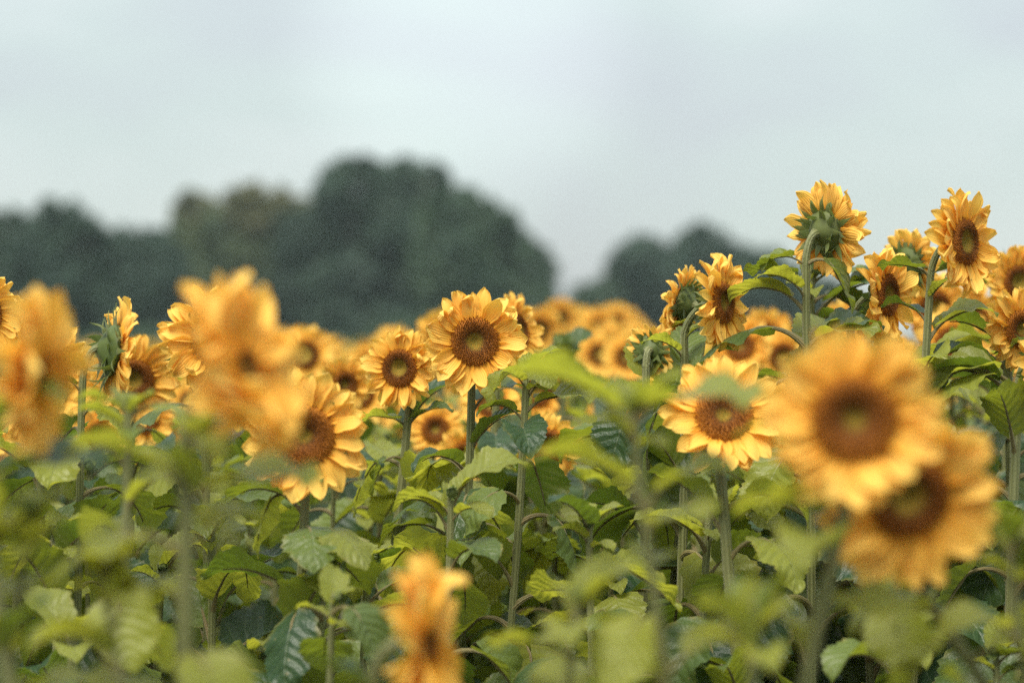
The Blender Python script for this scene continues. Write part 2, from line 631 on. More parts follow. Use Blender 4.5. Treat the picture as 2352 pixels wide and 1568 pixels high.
def make_petal(seed, bend, curl, twist, cup, length=0.060, width=0.0280, tip=0.0, wobble=0.10):
    r = random.Random(seed)
    NS, NU = 9, 4
    rows, uvs = [], []
    x = z = 0.0
    y0 = 0.0
    sk = r.uniform(-0.15, 0.15)
    ph = r.uniform(0, 6)
    for i in range(NS + 1):
        v = i / NS
        a = bend * v + curl * max(0, v - 0.55) ** 1.5 * 2.5
        if i:
            x += math.cos(a) * length / NS
            z += math.sin(a) * length / NS
        y0 = sk * length * v * v
        w = interp(PETAL_W, v) * width * 0.5 * (1 + wobble * math.sin(9 * v + ph))
        tw = twist * v
        nx, nz = -math.sin(a), math.cos(a)
        row, ur = [], []
        for j in range(NU + 1):
            u = -1 + 2 * j / NU
            lat = u * w
            dep = 0.6 * cup * width * (u * u) + 0.04 * width * math.cos(u * PI * 2) + wobble * width * 0.5 * u * math.sin(7 * v + ph)
            fy = lat * math.cos(tw) - dep * math.sin(tw)
            fz = lat * math.sin(tw) + dep * math.cos(tw)
            row.append((x + nx * fz, y0 + fy, z + nz * fz))
            ur.append((0.5 + 0.5 * u, v))
        rows.append(row)
        uvs.append(ur)
    mb = MB()
    mb.grid(rows, uvs, flip=True)
    return mb


PETAL_MB = []
for s, args in enumerate([
    (0.15, 0.2, 0.1, 0.10), (-0.2, -0.4, -0.2, 0.16), (0.35, 0.5, 0.3, 0.12), (0.0, -0.9, 0.1, 0.2),
    (0.3, -0.6, -0.5, 0.12), (-0.35, 0.6, 0.4, 0.22), (0.1, 1.6, 0.2, 0.15), (0.25, 0.0, 0.9, 0.2),
    (-0.1, -1.6, -0.3, 0.25), (0.5, -1.0, 0.2, 0.10), (0.05, 0.4, -1.0, 0.28), (0.2, 0.1, 0.0, -0.12),
    (0.6, 1.8, 0.5, 0.25), (-0.5, -0.8, 0.6, 0.2),
]):
    PETAL_MB.append(make_petal(200 + s, *args))
PETALS = [mb.data('petal', M_PETAL) for mb in PETAL_MB]
CALM = [0, 1, 2, 4, 11, 7, 3, 9]
WILD = [3, 5, 6, 8, 10, 12, 13, 7]


def make_bract(seed, bend, length=0.042, width=0.017):
    r = random.Random(seed)
    rows, uvs = [], []
    x = z = 0.0
    NS = 7
    sk = r.uniform(-0.3, 0.3)
    for i in range(NS + 1):
        v = i / NS
        a = bend * v
        if i:
            x += math.cos(a) * length / NS
            z += math.sin(a) * length / NS
        w = (0.9 * (1 - v) ** 0.5 if v < 0.5 else 0.636 * ((1 - v) / 0.5) ** 1.9) * width * 0.5 + 0.0003
        y0 = sk * length * v * v * 0.5
        rows.append([(x, y0 - w, z + 0.0015), (x, y0, z), (x, y0 + w, z + 0.0015)])
        uvs.append([(0, v), (0.5, v), (1, v)])
    mb = MB()
    mb.grid(rows, uvs, flip=True)
    return mb.data('bract', M_GREEN)


BRACTS = [make_bract(300 + i, b) for i, b in enumerate((0.6, -0.5, 1.1, -1.0, 0.2, 1.6))]


def disc_z(q):
    # q: 0..1 radius; a low ring with a hollow green centre
    return 0.010 + 0.006 * math.sin(PI * min(1, q ** 1.3)) - 0.010 * math.exp(-(q / 0.42) ** 2) - 0.012 * max(0, q - 0.8) ** 1.2 * 4


def make_disc(seed, nflo=560):
    r = random.Random(seed)
    Rd = 0.052
    mb = MB()
    rows = []
    for i in range(9):
        q = i / 8
        rows.append([(Rd * q * math.cos(t * PI / 14), Rd * q * math.sin(t * PI / 14), disc_z(q) - 0.0015) for t in range(28)])
    mb.grid(rows, None, closed=True)
    for k in range(nflo):
        q = math.sqrt((k + 0.5) / nflo)
        th = k * 2.399963 + r.uniform(-0.03, 0.03)
        c = Vector((Rd * q * math.cos(th), Rd * q * math.sin(th), disc_z(q) - 0.001))
        inner = q < 0.42
        h = (0.0018 if inner else (0.0042 if q > 0.52 else 0.0032)) * r.uniform(0.5, 1.4)
        w = 0.0013 if inner else 0.0018
        rad = Vector((math.cos(th), math.sin(th), 0))
        tip = c + Vector((0, 0, h)) + rad * h * (0.5 * (q - 0.5) * 2) + Vector((r.uniform(-1, 1), r.uniform(-1, 1), 0)) * 0.0007
        tan = Vector((-rad.y, rad.x, 0))
        a, b2, d = c + rad * w, c - rad * w * 0.5 + tan * w, c - rad * w * 0.5 - tan * w
        bi = len(mb.v)
        mb.v.extend([tuple(a), tuple(b2), tuple(d), tuple(tip)])
        for f in ((bi, bi + 1, bi + 3), (bi + 1, bi + 2, bi + 3), (bi + 2, bi, bi + 3)):
            mb.f.append(f)
            mb.uv.append([(0, 0)] * 3)
    return mb.data('seed_disc', M_DISC, smooth=False)


DISCS = [make_disc(400 + i) for i in range(3)]


def make_receptacle():
    mb = MB()
    prof = [(0.0, -0.034), (0.010, -0.033), (0.020, -0.027), (0.034, -0.018), (0.046, -0.009), (0.050, -0.004), (0.048, 0.0), (0.040, 0.001)]
    rows = []
    for (rr, z) in prof:
        rows.append([(rr * math.cos(t * PI / 12), rr * math.sin(t * PI / 12), z + 0.0015 * math.sin(5 * t) * (rr > 0.02)) for t in range(24)])
    mb.grid(rows, None, closed=True)
    return mb.data('flower_head', M_GREEN)


RECEPT = make_receptacle()


def petal_ring(r, count, kinds, scale_rng, droop=0.0, gap=0.0):
    """list of local matrices + shape index for the petals of one head"""
    res = []
    for k in range(count):
        inner = k % 2
        th = 2 * PI * (k + r.uniform(-0.35, 0.35)) / count
        if r.random() < gap:
            continue
        el = r.gauss(0.11 if inner else -0.03, 0.11) + droop
        sc = r.uniform(*scale_rng)
        m = (Matrix.Rotation(th, 4, 'Z') @ Matrix.Translation((0.043, 0, 0.0045 if inner else 0.0010)) @
             Matrix.Rotation(-el, 4, 'Y') @ Matrix.Rotation(r.uniform(-0.25, 0.25), 4, 'Z') @ Matrix.Rotation(r.uniform(-0.18, 0.18), 4, 'X') @
             Matrix.Diagonal((sc, sc * r.uniform(0.85, 1.2), sc, 1)))
        res.append((m, r.choice(kinds)))
    return res


def joined_petals(seed):
    r = random.Random(seed)
    mb = MB()
    for m, k in petal_ring(r, 32, CALM + WILD[:3], (0.85, 1.1)):
        src = PETAL_MB[k]
        b = len(mb.v)
        mb.v.extend([tuple(m @ Vector(p)) for p in src.v])
        mb.f.extend([tuple(b + i for i in f) for f in src.f])
        mb.uv.extend(src.uv)
    return mb.data('petals', M_PETAL)


PETAL_RINGS = [joined_petals(500 + i) for i in range(4)]


def facing(yaw, pitch):
    y, p = R(yaw), R(pitch)
    return Vector((math.sin(y) * math.cos(p), -math.cos(y) * math.cos(p), math.sin(p)))


def head_matrix(pos, f, roll, s):
    q = f.to_track_quat('Z', 'Y')
    return Matrix.Translation(pos) @ q.to_matrix().to_4x4() @ Matrix.Rotation(roll, 4, 'Z') @ Matrix.Diagonal((s, s, s, 1))


def add_head(root, pos, yaw, pitch, s, kind, r, petals=50, wild=0.3, disc=1.0, pscale=1.00, gap=0.04):
    f = facing(yaw, pitch)
    hd = link('flower_head', RECEPT, root, matrix=head_matrix(pos, f, r.uniform(0, 6.28), s * disc))
    if kind == 'bud':
        for k in range(22):
            th = 2 * PI * k / 22 + r.uniform(-0.1, 0.1)
            el = r.uniform(0.8, 1.5)
            m = Matrix.Rotation(th, 4, 'Z') @ Matrix.Translation((0.046, 0, 0.0)) @ Matrix.Rotation(-el, 4, 'Y') @ Matrix.Diagonal((1.5, 1.6, 1.3, 1))
            link('bract', BRACTS[r.choice((0, 2, 4, 5))], hd, matrix=m)
        m = Matrix.Diagonal((0.96, 0.96, 1, 1))
        o = link('bud_cap', RECEPT, hd, matrix=Matrix.Rotation(PI, 4, 'X') @ Matrix.Diagonal((0.85, 0.85, 0.5, 1)))
        return hd
    sd = link('seed_disc', r.choice(DISCS), hd)
    sd['kind'] = 'stuff'
    ps = pscale / disc
    if kind == 'mid':
        pp = link('petals', r.choice(PETAL_RINGS), hd, matrix=Matrix.Diagonal((1, 1, 1, 1)), )
        pp['kind'] = 'stuff'
        nb = 0
    else:
        kinds = CALM * 2 + WILD * int(round(wild * 4))
        for m, k in petal_ring(r, petals, kinds, (0.86 * ps, 1.12 * ps), gap=gap):
            link('petal', PETALS[k], hd, matrix=m)
        nb = 20
    for k in range(nb):
        th = 2 * PI * k / nb + r.uniform(-0.12, 0.12)
        el = r.uniform(-1.0, -0.02)
        sc = r.uniform(0.8, 1.25)
        m = Matrix.Rotation(th, 4, 'Z') @ Matrix.Translation((0.048, 0, -0.006)) @ Matrix.Rotation(-el, 4, 'Y') @ Matrix.Diagonal((sc, sc, sc, 1))
        link('bract', r.choice(BRACTS), hd, matrix=m)
    for k in range(nb * 13 // 20):
        th = 2 * PI * k / 13 + r.uniform(-0.2, 0.2)
        sc = r.uniform(0.7, 1.05)
        m = Matrix.Rotation(th, 4, 'Z') @ Matrix.Translation((0.033, 0, -0.019)) @ Matrix.Rotation(-r.uniform(-1.0, -0.1), 4, 'Y') @ Matrix.Diagonal((sc, sc * 1.2, sc, 1))
        link('bract', r.choice(BRACTS), hd, matrix=m)
    return hd


def bez(p0, p1, p2, p3, t):
    s = 1 - t
    return p0 * s ** 3 + p1 * 3 * s * s * t + p2 * 3 * s * t * t + p3 * t ** 3


ALL = []


def sunflower(head, yaw, pitch, s=1.0, kind='bloom', foot=None, leaves=(), auto=None, n_auto=9, label='', group=None,
              r=None, stem_r=0.0095, leaf_size=1.0, petals=50, wild=0.3, disc=1.0, pscale=1.00, gap=0.04, neck=0.06, bow=0.0, flat=False):
    """head: world position of the disc centre. foot: world (x,y) of the base.
    leaves: (height_z, azimuth_deg, size, variant[, roll, pitch]); auto: z below which leaves are strewn down the stem"""
    r = r or random.Random(len(ALL) * 7 + 3)
    f = facing(yaw, pitch)
    if foot is None:
        foot = (head.x - f.x * 0.08 + r.uniform(-0.03, 0.03), head.y - f.y * 0.08)
    base = Vector((foot[0], foot[1], 0.0))
    root = thing('sunflower', label, 'sunflower', base, group)
    end = head - f * 0.030 * s - base
    back = head - f * neck * s - base
    up = Vector((back.x, back.y, end.z - 0.055 * s - 0.012))
    pts, rads = [], []
    low = Vector((0, 0, 0))
    H = up.z
    n1 = 16
    ph = r.uniform(0, 6)
    for i in range(n1 + 1):
        t = i / n1
        p = low.lerp(up, t)
        wob = 0.008 * math.sin(t * 7 + ph) * t * (1 - t) * 3
        bx = bow * math.sin(PI * t)
        pts.append(p + Vector((wob + bx, wob * 0.7, 0)))
        rads.append(stem_r * (1.18 - 0.33 * t) * (1 + r.uniform(-0.05, 0.09)))
    d = (pts[-1] - pts[-2]).normalized()
    c1 = up + d * (0.030 * s)
    c2 = end - f * (0.018 * s)
    for i in range(1, 8):
        t = i / 7
        pts.append(bez(up, c1, c2, end, t))
        rads.append(stem_r * (0.85 - 0.1 * t) if t < 0.8 else stem_r * (0.77 + (t - 0.8) * 2))
    mb = MB()
    mb.tube(pts, rads, 10)
    st = link('stem', mb.data('stem', M_STEM), root)
    if 4.2 < head.y < 5.7:
        hb = MB()
        for k in range(1500):
            i = r.randrange(len(pts) - 1)
            if pts[i].z < 0.85:
                continue
            c = pts[i].lerp(pts[i + 1], r.random())
            a = r.uniform(0, 2 * PI)
            o = Vector((math.cos(a), math.sin(a), 0))
            t = Vector((-o.y, o.x, 0)) * 0.00035
            c = c + o * (rads[i] + rads[i + 1]) * 0.49
            hb.face([c - t, c + t, c + o * r.uniform(0.002, 0.0045) + Vector((0, 0, r.uniform(-0.001, 0.002)))])
        if hb.f:
            h_ = link('stem_hair', hb.data('stem_hair', M_HAIR, smooth=False), st)
            h_['kind'] = 'stuff'

    def stem_at(z):
        for i in range(n1):
            if pts[i + 1].z >= z:
                t = (z - pts[i].z) / (pts[i + 1].z - pts[i].z)
                return pts[i].lerp(pts[i + 1], t)
        return pts[n1].copy()

    for L in leaves:
        z, az, size, var = L[:4]
        roll = R(L[4]) if len(L) > 4 else 0
        pit = R(L[5]) if len(L) > 5 else 0
        add_leaf(root, stem_at(z), R(az), size, var, roll, pit, r, 0.95 if flat else 0.4)  # foreground leaves nearly all take the pale colour to look lit
    if kind == 'bud':
        for k in range(4):
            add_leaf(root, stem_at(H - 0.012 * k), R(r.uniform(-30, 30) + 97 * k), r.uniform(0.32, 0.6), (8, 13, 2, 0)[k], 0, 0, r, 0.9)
    if auto is not None:
        z = auto
        az = r.uniform(0, 6.28)
        i = 0
        while z > 0.35 and i < n_auto:
            below = auto - z
            size = leaf_size * min(1.5, 0.92 + below * 0.9) * r.uniform(0.82, 1.15)
            add_leaf(root, stem_at(z), az, size, (r.choice((0, 2, 5, 6, 8, 12, 13)) if flat else r.randrange(len(LEAVES))), r.uniform(-0.35, 0.35), r.uniform(-0.15, 0.2), r, 0.9 if flat else 0.4 if H - z < 0.25 else 0.06)  # pale for young leaves near the top; in the foreground as painted light
            az += 2.4 + r.uniform(-0.3, 0.3)
            z -= r.uniform(0.038, 0.075)
            i += 1
    add_head(root, head - base, yaw, pitch, s, kind, r, petals, wild, disc, pscale, gap)
    ALL.append((base.x, base.y))
    return root


# ------------------------------------------------------------------ the setting
def struct(name, data, loc=(0, 0, 0)):
    o = link(name, data, loc=loc)
    o['kind'] = 'structure'
    return o


mb = MB()
rows = []
for i in range(90):
    y = -6 + i * 0.85
    rows.append([(x * 0.9, y, 0.03 * math.sin(x * 0.9 * 8.4) + 0.04 * noise.noise(Vector((x * 1.3, y * 1.3, 0)))) for x in range(-45, 46)])
mb.grid(rows, None, flip=True)
struct('field_soil', mb.data('field_soil', M_SOIL))
mb = MB()
rr = [0, 100, 400, 1500, 4000]
rows = [[(math.cos(t * PI / 24) * q, math.sin(t * PI / 24) * q, -0.12) for t in range(48)] for q in rr]
mb.grid(rows, None, closed=True)
struct('ground', mb.data('ground', M_GRASS))


# ------------------------------------------------------------------ trees beyond the field
def tree(lobes, d, label, mats=0, trunk_px=None, rusty=(), density=95, leaf=0.30, holes=(), seed=1):
    r = random.Random(seed)
    cx = trunk_px if trunk_px is not None else sum(l[0] for l in lobes) / len(lobes)
    b = W(cx, 784, d)
    base = Vector((b.x, d, -0.1))
    root = thing('tree', label, 'tree', base, 'trees beyond the sunflower field')
    top = max(CAM_Z + (784 - (l[1] - l[3])) * K * d for l in lobes)
    mb = MB()
    n = 9
    tp = [Vector((0.25 * math.sin(i * 0.7), 0.1 * i / n, (top * 0.75) * i / n)) for i in range(n + 1)]
    mb.tube(tp, [0.32 * (1 - 0.85 * i / n) + 0.03 for i in range(n + 1)], 9)
    tr = link('trunk', mb.data('trunk', M_BARK), root)
    cr = {}
    mb = MB()
    mbr = MB()
    limbs = MB()
    full = [(li, l) for li, l in enumerate(lobes)]
    for li, (px, py, rx, ry) in enumerate(lobes):
        for k in range(5):
            th = r.uniform(-0.3, PI + 0.3)
            q = r.uniform(0.15, 0.33)
            full.append((li, (px + math.cos(th) * rx * 0.85, py - math.sin(th) * ry * 0.85, rx * q, ry * q * 0.9)))
    for li, (px, py, rx, ry) in full:
        c = W(px, py, d) - base
        a, bz = rx * K * d, ry * K * d
        dep = max(a, bz) * 1.1
        off = r.uniform(-1.5, 1.5)
        c.y += off
        st = tp[min(n, max(2, int(n * 0.35 + li % 4)))]
        mid = st.lerp(c, 0.5) + Vector((0, 0, -0.3))
        limbs.tube([st, mid, c], [0.12, 0.08, 0.03], 6)
        tgt = mbr if li in rusty else mb
        cnt = int(density * PI * a * bz) + 40
        for k in range(cnt):
            v = Vector((r.gauss(0, 1), r.gauss(0, 1), r.gauss(0, 1))).normalized()
            bump = 1 + 0.38 * noise.noise(v * 2.3 + Vector((li * 3.1, seed, 0)))
            q = (r.random() ** 0.35) * bump
            p = Vector((v.x * a, v.y * dep, v.z * bz)) * q + c
            sx = (p.x + base.x) / (K * (p.y + base.y)) + 1176
            sy = 784 - (p.z + base.z - CAM_Z) / (K * (p.y + base.y))
            if r.random() < 0.93 and any((sx - hx) ** 2 / (hr * hr) + (sy - hy) ** 2 / (hs * hs) < 1 for hx, hy, hr, hs in holes):
                continue
            nrm = (v + Vector((r.gauss(0, .6), r.gauss(0, .6), r.gauss(0, .6) + 0.4))).normalized()
            t1 = nrm.orthogonal().normalized()
            t1.rotate(Matrix.Rotation(r.uniform(0, 6.28), 3, nrm))
            t2 = nrm.cross(t1)
            l = leaf * r.uniform(0.6, 1.4)
            tgt.face([p - t1 * l, p + t2 * l * 0.5 + nrm * l * 0.1, p + t1 * l, p - t2 * l * 0.5 + nrm * l * 0.1])
    link('limbs', limbs.data('limbs', M_BARK), root)
    o = link('crown', mb.data('crown', M_CROWN[mats], smooth=False), root)
    o['kind'] = 'stuff'
    if mbr.f:
        o = link('rusty_crown', mbr.data('rusty_crown', M_CROWN[3], smooth=False), root)
        o['kind'] = 'stuff'
    return root


tree([(150, 535, 80, 72), (205, 590, 70, 80), (95, 590, 80, 80), (150, 660, 110, 90), (120, 740, 120, 70)], 108,
     'dark green tree with a pointed crown near the left edge', 0, 150, seed=2)
tree([(20, 545, 55, 65), (-40, 560, 60, 80), (0, 640, 80, 90), (-30, 720, 100, 80)], 118,
     'dark tree cut by the left edge of the picture', 1, -20, seed=3)
tree([(340, 585, 62, 62), (285, 600, 62, 76), (360, 650, 80, 90), (300, 720, 100, 80)], 122,
     'low dark tree in the dip between the pointed tree and the broad one', 0, 320, seed=4)
tree([(455, 510, 62, 72), (425, 590, 60, 80), (530, 560, 90, 85), (595, 500, 85, 72), (665, 520, 60, 75), (600, 620, 130, 90), (480, 690, 120, 90), (640, 730, 130, 70)], 128,
     'broad rounded tree with a rust tinted top left of the tallest tree', 2, 560, rusty=(0, 3, 4), seed=5)
tree([(790, 405, 55, 40), (842, 398, 45, 36), (760, 455, 42, 55), (880, 455, 42, 48), (945, 408, 58, 46), (1000, 420, 32, 42), (900, 440, 50, 48), (820, 470, 60, 40), (960, 480, 70, 40), (815, 420, 60, 45), (740, 530, 60, 60), (820, 525, 85, 62), (935, 535, 100, 66), (1030, 490, 42, 34), (800, 640, 130, 90), (930, 660, 130, 100), (860, 740, 170, 70), (700, 560, 70, 90), (690, 680, 90, 90)], 124,
     'tallest tree with two gaps of sky showing through its crown', 0, 860, holes=((818, 437, 20, 21), (990, 443, 30, 13)), seed=6)
tree([(1085, 530, 85, 80), (1150, 575, 78, 84), (1195, 635, 78, 84), (1225, 710, 66, 66), (1050, 620, 120, 110), (1110, 710, 150, 90), (1020, 500, 60, 60), (1055, 478, 50, 42)], 114,
     'domed tree whose crown slopes down on the right of the tallest tree', 1, 1110, seed=7)
tree([(1345, 695, 40, 45), (1390, 690, 40, 55), (1310, 735, 45, 40), (1370, 740, 60, 50)], 136,
     'low bush in the gap between the two tree groups', 1, 1345, seed=8)
tree([(1475, 600, 68, 55), (1440, 650, 60, 70), (1520, 650, 70, 80), (1460, 720, 100, 70)], 138,
     'round dark tree on the left of the right hand tree group', 0, 1475, seed=9)
tree([(1620, 575, 70, 58), (1590, 630, 70, 70), (1690, 610, 70, 60), (1660, 690, 120, 80), (1620, 750, 120, 50)], 142,
     'highest tree of the right hand tree group, behind the side-on blooms', 0, 1640, seed=10)
tree([(1765, 635, 62, 60), (1830, 660, 60, 55), (1800, 720, 110, 60), (1900, 690, 60, 50), (1950, 715, 50, 40)], 146,
     'lower tree ending the right hand tree group behind the tallest stalks', 1, 1810, seed=11)


def hedge(name, x0, x1, d, z, label, seed, matn=1, depth=2.0):
    r = random.Random(seed)
    mb = MB()
    X0, X1 = (x0 - 1176) * K * d, (x1 - 1176) * K * d
    for k in range(int((X1 - X0) * z * 90)):
        x = r.uniform(X0, X1)
        h = z * (0.75 + 0.45 * noise.noise(Vector((x * 0.35, seed, 0))) + 0.15 * noise.noise(Vector((x * 1.9, seed, 4))))
        p = Vector((x, d + r.uniform(-depth, depth) * 0.5, h * r.random() ** 0.8))
        nrm = Vector((r.gauss(0, .7), -0.4 + r.gauss(0, .6), r.gauss(0.5, .6))).normalized()
        t1 = nrm.orthogonal().normalized()
        t1.rotate(Matrix.Rotation(r.uniform(0, 6.28), 3, nrm))
        t2 = nrm.cross(t1)
        l = 0.22 * r.uniform(0.6, 1.4)
        mb.face([p - t1 * l, p + t2 * l * 0.5, p + t1 * l, p - t2 * l * 0.5])
    o = link(name, mb.data(name, M_CROWN[matn], smooth=False))
    o['kind'] = 'stuff'
    o['label'] = label
    o['category'] = 'hedge'
    return o


hedge('hedgerow', -150, 1330, 98, 2.6, 'green hedge running along the foot of the left tree group', 5)
hedge('hedgerow', 1290, 2600, 104, 2.2, 'low hedge below the right hand tree group', 8)


# ------------------------------------------------------------------ hero sunflowers
def hz(py, d):
    return CAM_Z + (784 - py) * K * d


def hero(px, py, d, yaw, pitch, label, s=1.0, foot_px=None, leaves=(), auto_px=None, **kw):
    h = W(px, py, d)
    f = facing(yaw, pitch)
    foot = None
    if foot_px is not None:
        # x of the stalk low in the picture, continued straight to the soil
        dd = d - f.y * 0.08
        top_x = h.x - f.x * 0.10 * s
        lowx = (foot_px - 1176) * K * dd
        z1, z0 = h.z - 0.05, hz(1568, dd)
        slope = (lowx - top_x) / max(0.15, z1 - z0)
        foot = (top_x + slope * z1, dd)
    lv = [(hz(l[0], d),) + tuple(l[1:]) for l in leaves]
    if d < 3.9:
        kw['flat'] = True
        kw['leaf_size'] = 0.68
        kw['n_auto'] = min(5, kw.get('n_auto', 6))
    else:
        kw['n_auto'] = kw.get('n_auto', 9) + 5
    return sunflower(h, yaw, pitch, s, foot=foot, leaves=lv, auto=None if auto_px is None else hz(auto_px, d), label=label, **kw)


# --- in or near the plane of focus, left to right
hero(-48, 722, 4.85, 35, 5, 'sunflower whose bloom is cut by the left edge, above the blurred ones', s=0.95, auto_px=900, wild=0.8)
hero(95, 835, 5.3, 15, 0, 'sunflower peeping out behind the big blurred bloom on the far left', s=1.0, auto_px=960)
hero(262, 805, 4.75, 112, -8, 'nodding sunflower seen from behind, spiky green bracts, beside the left blurred bloom', s=1.05, foot_px=112, auto_px=1010,
     leaves=((905, 200, 0.55, 2), (960, 330, 0.7, 3)), stem_r=0.0085, n_auto=10, bow=0.02)
hero(305, 872, 5.5, 12, -6, 'front-facing sunflower partly hidden behind the nodding green-backed one', s=1.02, auto_px=1010)
hero(225, 1000, 6.0, 20, 0, 'small dark-centred sunflower low among the leaves under the nodding one', s=0.7, auto_px=1060)
hero(497, 785, 5.15, 28, 8, 'sunflower behind the big blurred bloom, only its left rim of petals showing', s=1.22, auto_px=960, wild=0.7, leaves=((850, 180, 0.5, 8),))
hero(700, 1000, 4.45, 2, 0, 'large sharp sunflower half covered by the blurred bloom at left', s=1.16, foot_px=668, auto_px=1165, n_auto=11,
     leaves=((1150, 20, 0.95, 2), (1190, 170, 0.85, 0), (1260, 315, 1.0, 3)), petals=51, disc=1.0, pscale=1.01)
hero(790, 882, 6.1, 30, -4, 'small soft sunflower between the large sharp one and the small round one', s=0.75, auto_px=960)
hero(920, 845, 5.15, -22, 2, 'smaller of the two sharp centre sunflowers, left of the crown-like one', s=0.84, foot_px=876, auto_px=1010, n_auto=12,
     leaves=((985, 185, 0.62, 6), (985, 350, 0.6, 2), (1060, 200, 0.6, 9)), petals=49, disc=1.0)
hero(1090, 785, 4.95, 6, 3, 'tallest sharp sunflower in the centre, round brown disc with green middle', s=1.05, foot_px=1060, auto_px=1050, n_auto=12,
     leaves=((955, 30, 0.85, 2), (1100, 215, 0.8, 0), (1180, 180, 0.9, 3)), petals=47, disc=0.98, pscale=1.04, gap=0.0)
hero(1185, 760, 5.6, 60, 12, 'side-on sunflower poking out behind the right of the central one', s=0.86, auto_px=900, wild=0.9, leaves=((840, 20, 0.5, 8),))
hero(1212, 838, 4.85, 30, 60, 'pale stalk topped by folded young leaves and a bud, right of the central sunflower', s=0.17, kind='bud', foot_px=1165, auto_px=1010, n_auto=11,
     leaves=((838, 190, 0.62, 4), (850, 345, 0.66, 1), (870, 300, 0.55, 3), (920, 15, 0.75, 2), (950, 0, 0.9, 6), (970, 190, 0.6, 0)), stem_r=0.0085)
hero(1295, 795, 6.4, 20, 75, 'green unopened bud with spiky bracts right of centre', s=0.62, kind='bud', auto_px=900)
hero(1495, 805, 5.1, 160, 0, 'crumpled small yellow bloom left of the side-on right sunflowers', s=0.58, auto_px=900, wild=1.0)
hero(1572, 697, 5.15, 236, 10, 'ragged sunflower seen from its green back, left neighbour of the side-on one', s=0.78, auto_px=840, wild=1.0,
     leaves=((690, 180, 0.45, 1), (745, 170, 0.5, 4), (770, 340, 0.5, 0)), foot_px=1528)
hero(1655, 695, 4.9, 58, 4, 'sunflower turned side-on to the right, first tall one right of centre', s=0.98, foot_px=1560, auto_px=880, n_auto=10,
     wild=0.9, leaves=((790, 15, 0.35, 8), (830, 200, 0.6, 2)), petals=43, disc=0.92, pscale=1.06, gap=0.1, neck=0.085)
hero(1662, 955, 4.5, 2, 26, 'sharp sunflower with curly lower petals and a blurred leaf across its disc', s=1.12, foot_px=1702, auto_px=1240, n_auto=10,
     leaves=((1180, 340, 0.9, 1),), petals=51, stem_r=0.011)
hero(1895, 530, 4.9, 132, 12, 'tall sunflower against the sky seen from behind with its green back', disc=0.85, s=1.0, foot_px=1845, auto_px=830, n_auto=10,
     leaves=((545, 185, 0.5, 1), (600, 335, 0.8, 12), (655, 170, 0.75, 6), (690, 200, 0.7, 2), (720, 160, 0.9, 0), (800, 175, 1.2, 3), (800, 345, 0.9, 6), (830, 20, 1.1, 2)), stem_r=0.0095, wild=0.7, pscale=1.09, neck=0.06)
hero(1878, 612, 5.25, 40, 40, 'second stalk close behind the tall back-turned sunflower, bearing a small bud', s=0.42, kind='bud', foot_px=1868, auto_px=860,
     leaves=((620, 20, 0.85, 6), (700, 10, 0.9, 10), (760, 340, 1.0, 6), (745, 0, 1.3, 2)), stem_r=0.009)
hero(2032, 678, 5.0, 54, 0, 'side-on sunflower below the two tallest right hand blooms', s=1.0, foot_px=1985, auto_px=880, wild=0.9, disc=0.95, pscale=1.06, neck=0.08,
     petals=44)
hero(2088, 608, 5.35, 128, 10, 'sunflower showing its dark green back between the side-on ones at right', s=0.80, auto_px=800, wild=0.8, leaves=((640, 190, 0.6, 6),))
hero(2210, 556, 4.8, 50, 2, 'highest sunflower at right, facing right with spiky bracts on its neck', s=1.03, foot_px=2078, auto_px=900, n_auto=10,
     leaves=((585, 182, 0.62, 6), (690, 20, 0.3, 8), (745, 150, 0.6, 2), (790, 5, 0.95, 2), (860, 10, 0.85, 0), (700, 330, 0.5, 8)), wild=0.6, stem_r=0.0088, petals=48, disc=0.95, pscale=1.09, neck=0.07)
hero(2338, 648, 5.6, 20, 0, 'sunflower cut by the right edge below the large serrated leaf', s=0.85, auto_px=760, leaves=((665, 172, 1.25, 2),))
hero(2345, 755, 4.95, 22, -5, 'lower sunflower cut by the right edge beside dark leaves', s=0.85, foot_px=2325, auto_px=860, n_auto=12,
     leaves=((800, 185, 1.0, 2), (850, 170, 1.1, 1)), stem_r=0.011)
hero(2395, 830, 4.75, 50, 0, 'stalk with large drooping leaves just inside the right edge', s=0.9, foot_px=2295, auto_px=880, n_auto=12,
     leaves=((830, 190, 1.1, 3), (930, 175, 1.2, 0)), stem_r=0.011)
hero(1560, 880, 6.0, 8, 0, 'soft sunflower hidden between stalks left of the curly-petalled one', s=0.9, auto_px=960)
hero(1700, 795, 7.2, -6, 10, 'blurred yellow bloom above the curly-petalled sunflower', s=0.95, auto_px=870)
hero(1068, 1045, 5.9, -12, -6, 'orange sunflower glimpsed among leaves under the central ones', s=0.7, auto_px=1110)
hero(975, 1120, 6.4, 20, -10, 'orange petals glimpsed low between the two centre stalks', s=0.6, auto_px=1110)
hero(330, 960, 5.9, 10, 0, 'soft orange bloom behind leaves right of the nodding sunflower', s=0.8, auto_px=1050)

